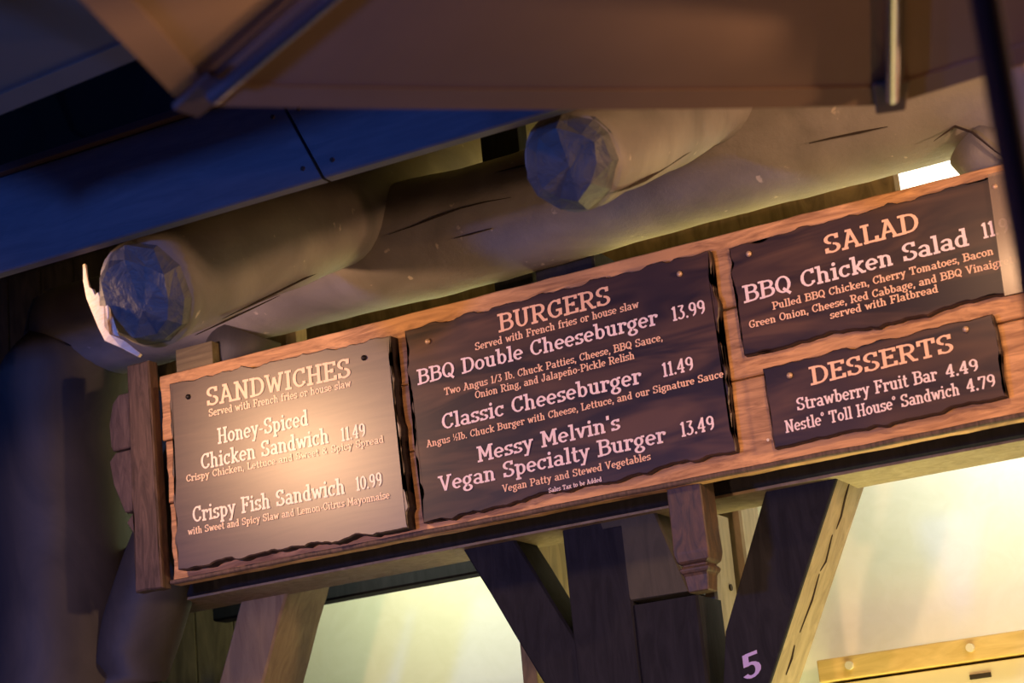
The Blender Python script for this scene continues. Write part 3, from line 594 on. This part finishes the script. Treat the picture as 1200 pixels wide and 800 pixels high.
LINES = [
    ('s', 'SANDWICHES', -4.095, 3.366, -3.467, 3.347, 0.0720, 'o'),
    ('s', 'Served with French fries or house slaw', -4.087, 3.326, -3.471, 3.312, 0.0290, 'o'),
    ('s', 'Honey-Spiced', -4.054, 3.216, -3.658, 3.209, 0.0600, 'w'),
    ('s', 'Chicken Sandwich', -4.134, 3.135, -3.577, 3.128, 0.0600, 'w'),
    ('s', '11.49', -3.529, 3.123, -3.426, 3.123, 0.0500, 'w'),
    ('s', 'Crispy Chicken, Lettuce and Sweet & Spicy Spread', -4.203, 3.102, -3.355, 3.087, 0.0270, 'o'),
    ('s', 'Crispy Fish Sandwich', -4.183, 2.947, -3.526, 2.936, 0.0600, 'w'),
    ('s', '10.99', -3.483, 2.937, -3.374, 2.937, 0.0500, 'w'),
    ('s', 'with Sweet and Spicy Slaw and Lemon-Citrus Mayonnaise', -4.207, 2.905, -3.349, 2.888, 0.0270, 'o'),
    ('b', 'BURGERS', -2.881, 3.385, -2.453, 3.390, 0.0660, 'o'),
    ('b', 'Served with French fries or house slaw', -2.978, 3.342, -2.356, 3.355, 0.0280, 'o'),
    ('b', 'BBQ Double Cheeseburger', -3.215, 3.268, -2.295, 3.283, 0.0560, 'w'),
    ('b', '13.99', -2.246, 3.282, -2.126, 3.283, 0.0490, 'w'),
    ('b', 'Two Angus 1/3 lb. Chuck Patties, Cheese, BBQ Sauce,', -3.113, 3.210, -2.286, 3.226, 0.0270, 'o'),
    ('b', 'Onion Ring, and Jalape\u00f1o-Pickle Relish', -2.995, 3.174, -2.392, 3.187, 0.0270, 'o'),
    ('b', 'Classic Cheeseburger', -3.134, 3.091, -2.377, 3.100, 0.0570, 'w'),
    ('b', '11.49', -2.303, 3.104, -2.191, 3.106, 0.0480, 'w'),
    ('b', 'Angus \u00bdlb. Chuck Burger with Cheese, Lettuce, and our Signature Sauce', -3.200, 3.042, -2.093, 3.061, 0.0260, 'o'),
    ('b', "Messy Melvin\u2019s", -3.009, 2.953, -2.470, 2.963, 0.0550, 'w'),
    ('b', 'Vegan Specialty Burger', -3.167, 2.878, -2.316, 2.890, 0.0560, 'w'),
    ('b', '13.49', -2.265, 2.896, -2.145, 2.898, 0.0490, 'w'),
    ('b', 'Vegan Patty and Stewed Vegetables', -2.925, 2.834, -2.377, 2.843, 0.0260, 'o'),
    ('b', 'Sales Tax to be Added', -2.754, 2.802, -2.558, 2.805, 0.0160, 'w'),
    ('a', 'SALAD', -1.706, 3.381, -1.393, 3.386, 0.0640, 'o'),
    ('a', 'BBQ Chicken Salad', -1.993, 3.286, -1.250, 3.302, 0.0590, 'w'),
    ('a', '11.99', -1.209, 3.312, -1.097, 3.314, 0.0500, 'w'),
    ('a', 'Pulled BBQ Chicken, Cherry Tomatoes, Bacon', -1.901, 3.243, -1.183, 3.256, 0.0260, 'o'),
    ('a', 'Green Onion, Cheese, Red Cabbage, and BBQ Vinaigrette', -1.987, 3.200, -1.100, 3.216, 0.0260, 'o'),
    ('a', 'served with Flatbread', -1.718, 3.171, -1.368, 3.179, 0.0260, 'o'),
    ('d', 'DESSERTS', -1.811, 2.974, -1.348, 2.984, 0.0600, 'o'),
    ('d', 'Strawberry Fruit Bar', -1.867, 2.903, -1.413, 2.908, 0.0420, 'w'),
    ('d', '4.49', -1.388, 2.909, -1.285, 2.911, 0.0400, 'w'),
    ('d', 'Nestle\u00ae Toll House\u00ae Sandwich', -1.914, 2.841, -1.353, 2.850, 0.0400, 'w'),
    ('d', '4.79', -1.333, 2.852, -1.242, 2.854, 0.0400, 'w'),
]
WORDS = []
for s, t, xa, za, xb, zb, h, c in LINES:      # the big lines are cut into words
    if h < .035 or ' ' not in t: WORDS.append((s, t, xa, za, xb, zb, h, c)); continue
    tot = sum(G[q][0] for q in t); pen = 0
    for w in t.split(' '):
        ww = sum(G[q][0] for q in w); f0, f1 = pen / tot, (pen + ww) / tot
        WORDS.append((s, w, xa + (xb - xa) * f0, za + (zb - za) * f0, xa + (xb - xa) * f1, za + (zb - za) * f1, h, c)); pen += ww + G[' '][0]
for s, t, xa, za, xb, zb, h, c in WORDS:
    y = -.0572 if s == 's' else -.0352
    o = keep(obj('lettering', text_bm(t, xa, za, xb, zb, h, y, 1.0 if h > .035 else 1.05), ('orange_ink' if c == 'o' else 'white_ink') + ('_worn' if s == 's' else '')), SG[s])
    o['label'] = ('orange ' if c == 'o' else 'white ') + ('large heading lettering' if c == 'o' and h > .05 else 'slab serif lettering')
o = keep(obj('end_strip', prism([(-1.160, 3.508), (-1.085, 3.508), (-1.118, 3.120), (-1.172, 3.120)], -.042, -.0395, 0), 'clear'), SG['a'])
o['label'] = 'pale see-through strip over the right end'

# ================================================================== UMBRELLAS
def umbrella(label, hub, tips, cloth, base, strut=True):
    hub = Vector(hub); tips = [Vector(t) for t in tips]
    u = thing('patio_umbrella', label, 'umbrella', (base[0], base[1], 0), 'canvas patio umbrellas in front of the stand')
    n = len(tips)
    def P(o): return keep(o, u)
    for i in range(n):
        a, b = tips[i], tips[(i + 1) % n]
        nrm = (a - hub).cross(b - hub).normalized()
        if nrm.z < 0: nrm = -nrm
        def grid(t0, t1, lift, thick):
            bm = bmesh.new(); R = []
            K = 30; rows = [t0 + (t1 - t0) * j / 6 for j in range(7)]
            for off in (lift, lift + thick):
                rr = []
                for t in rows:
                    l, r = hub.lerp(a, t), hub.lerp(b, t)
                    row = []
                    for k in range(K + 1):
                        s = k / K; p = l.lerp(r, s); p += (nrm * (-.05 * t * (1 - .6 * t)) + (hub - (a + b) / 2).normalized() * .012 * t) * (4 * s * (1 - s))
                        row.append(bm.verts.new(p + nrm * off))
                    rr.append(row)
                R.append(rr)
            for q in (0, 1):
                for j in range(6):
                    for k in range(K): bm.faces.new((R[q][j][k], R[q][j][k + 1], R[q][j + 1][k + 1], R[q][j + 1][k]))
            for j in (0, 6):
                for k in range(K): bm.faces.new((R[0][j][k], R[0][j][k + 1], R[1][j][k + 1], R[1][j][k]))
            for k in (0, K):
                for j in range(6): bm.faces.new((R[0][j][k], R[0][j + 1][k], R[1][j + 1][k], R[1][j][k]))
            return bm
        P(obj('canopy_panel', grid(.02, 1, .012, .002), cloth, smooth=False))
        P(obj('hem', grid(.955, 1.0, .008, .003), cloth))
    for i, t in enumerate(tips):
        d = (t - hub).normalized(); side = d.cross(Vector((0, 0, 1))).normalized(); dn = side.cross(d).normalized()
        if dn.z > 0: dn = -dn
        e = hub.lerp(t, .955)
        P(obj('rib', tube(hub.lerp(t, .03) + dn * .022, e + dn * .022, .014, 24), 'rib', smooth=True))
        P(obj('fabric_sleeve', beambm(hub.lerp(t, .03) + side * .016 + dn * .001, hub.lerp(t, .94) + side * .016 + dn * .001, .022, .012, up=dn, bv=.003, seg=8, wob=.003, seed=i), 'pocket'))
        # pocket at the tip: a folded wedge of cloth
        bm = bmesh.new()
        l = hub.lerp(t, .93); w = .038
        vv = [bm.verts.new(p) for p in (l + side * w + dn * .010, l - side * w + dn * .010, t - side * w * .8 + dn * .012, t + side * w * .8 + dn * .012,
                                        l + side * w - dn * .002, l - side * w - dn * .002, t - side * w * .8 - dn * .002, t + side * w * .8 - dn * .002)]
        for f in ((0, 1, 2, 3), (4, 7, 6, 5), (0, 4, 5, 1), (1, 5, 6, 2), (2, 6, 7, 3), (3, 7, 4, 0)): bm.faces.new([vv[k] for k in f])
        bevel(bm, .003, 1)
        P(obj('tip_pocket', bm, 'pocket'))
    P(obj('hub', tube(hub + Vector((0, 0, -.07)), hub + Vector((0, 0, .03)), .05, 16), 'metal_dark', smooth=False))
    P(obj('finial', tube(hub + Vector((0, 0, .03)), hub + Vector((0, 0, .12)), .03, 12, .008), 'metal_dark'))
    P(obj('pole', tube((base[0], base[1], .06), (hub.x, hub.y, hub.z - .05), .019, 20), 'metal_dark', smooth=True))
    P(obj('base_plate', tube((base[0], base[1], 0), (base[0], base[1], .06), .28, 28, .24), 'metal_dark'))
    run = hub + Vector((0, 0, -.55)); P(obj('runner', tube(run - Vector((0, 0, .04)), run + Vector((0, 0, .04)), .035, 14), 'metal_dark'))
    for t in tips:
        P(obj('strut', tube(run, hub.lerp(t, .38) + Vector((0, 0, -.02)), .007, 8), 'rib'))
    return u
umbrella('tan canvas patio umbrella with dark pole, filling the top of the picture', (-.440, -3.424, 3.305),
         [(-1.414, -4.523, 2.791), (-1.915, -3.115, 2.919), (-.942, -1.978, 3.023), (.533, -2.25, 2.998), (1.035, -3.657, 2.87), (.062, -4.794, 2.766)], 'canvas', (-.440, -3.424))
c2 = Vector((-3.25, -3.58, 3.5))
a0 = math.radians(-4.7)
tips2 = [c2 + Vector((1.5 * math.cos(a0 + PI / 3 * k + 0), 1.5 * math.sin(a0 + PI / 3 * k + 0), 0)) for k in range(6)]
umbrella('canvas patio umbrella at the top left corner, shade put into its grey cloth', c2 + Vector((0, 0, .41)), tips2, 'canvas_shaded', (c2.x, c2.y))
o = thing('slim_post', 'slim tan post lit warm just right of the dark umbrella pole', 'post', (-.665, -2.0, 0))
keep(obj('shaft', boxbm(-.684, -.646, -2.02, -1.98, 0, 3.045, bv=.006), 'tan'), o)
keep(obj('cap', boxbm(-.688, -.642, -2.024, -1.976, 3.045, 3.062, bv=.005), 'tan'), o)

# ================================================================== NIGHT TREE
tr = thing('dark_tree', 'black tree crown behind the roof at the upper left', 'tree', (-14, 6.5, 0))
keep(obj('trunk', tube((-14, 6.5, 0), (-14, 6.5, 6), .35, 12, .2), 'bark'), tr)
bm = bmesh.new()
for k in range(5200):
    while True:
        v = Vector((random.uniform(-1, 1), random.uniform(-1, 1), random.uniform(-1, 1)))
        if .25 < v.length < 1: break
    p = Vector((-14 + v.x * 4.6, 6.5 + v.y * 3, 8.2 + v.z * 4.4)); s = random.uniform(.25, .5)
    a = Vector((random.uniform(-1, 1), random.uniform(-1, 1), random.uniform(-1, 1))).normalized(); b = a.orthogonal().normalized()
    bm.faces.new([bm.verts.new(p + a * s), bm.verts.new(p + b * s * .5), bm.verts.new(p - a * s), bm.verts.new(p - b * s * .5)])
keep(obj('foliage', bm, 'leaf', kind='stuff'), tr)
bm = bmesh.new(); bmesh.ops.create_icosphere(bm, subdivisions=3, radius=1)
for v in bm.verts: v.co = Vector((-14 + v.co.x * 4.6, 6.5 + v.co.y * 2.8, 8.0 + v.co.z * 4.6)) * 1.0 + v.co * noise.noise(v.co * 2) * .5
keep(obj('inner_crown', bm, 'leaf'), tr)
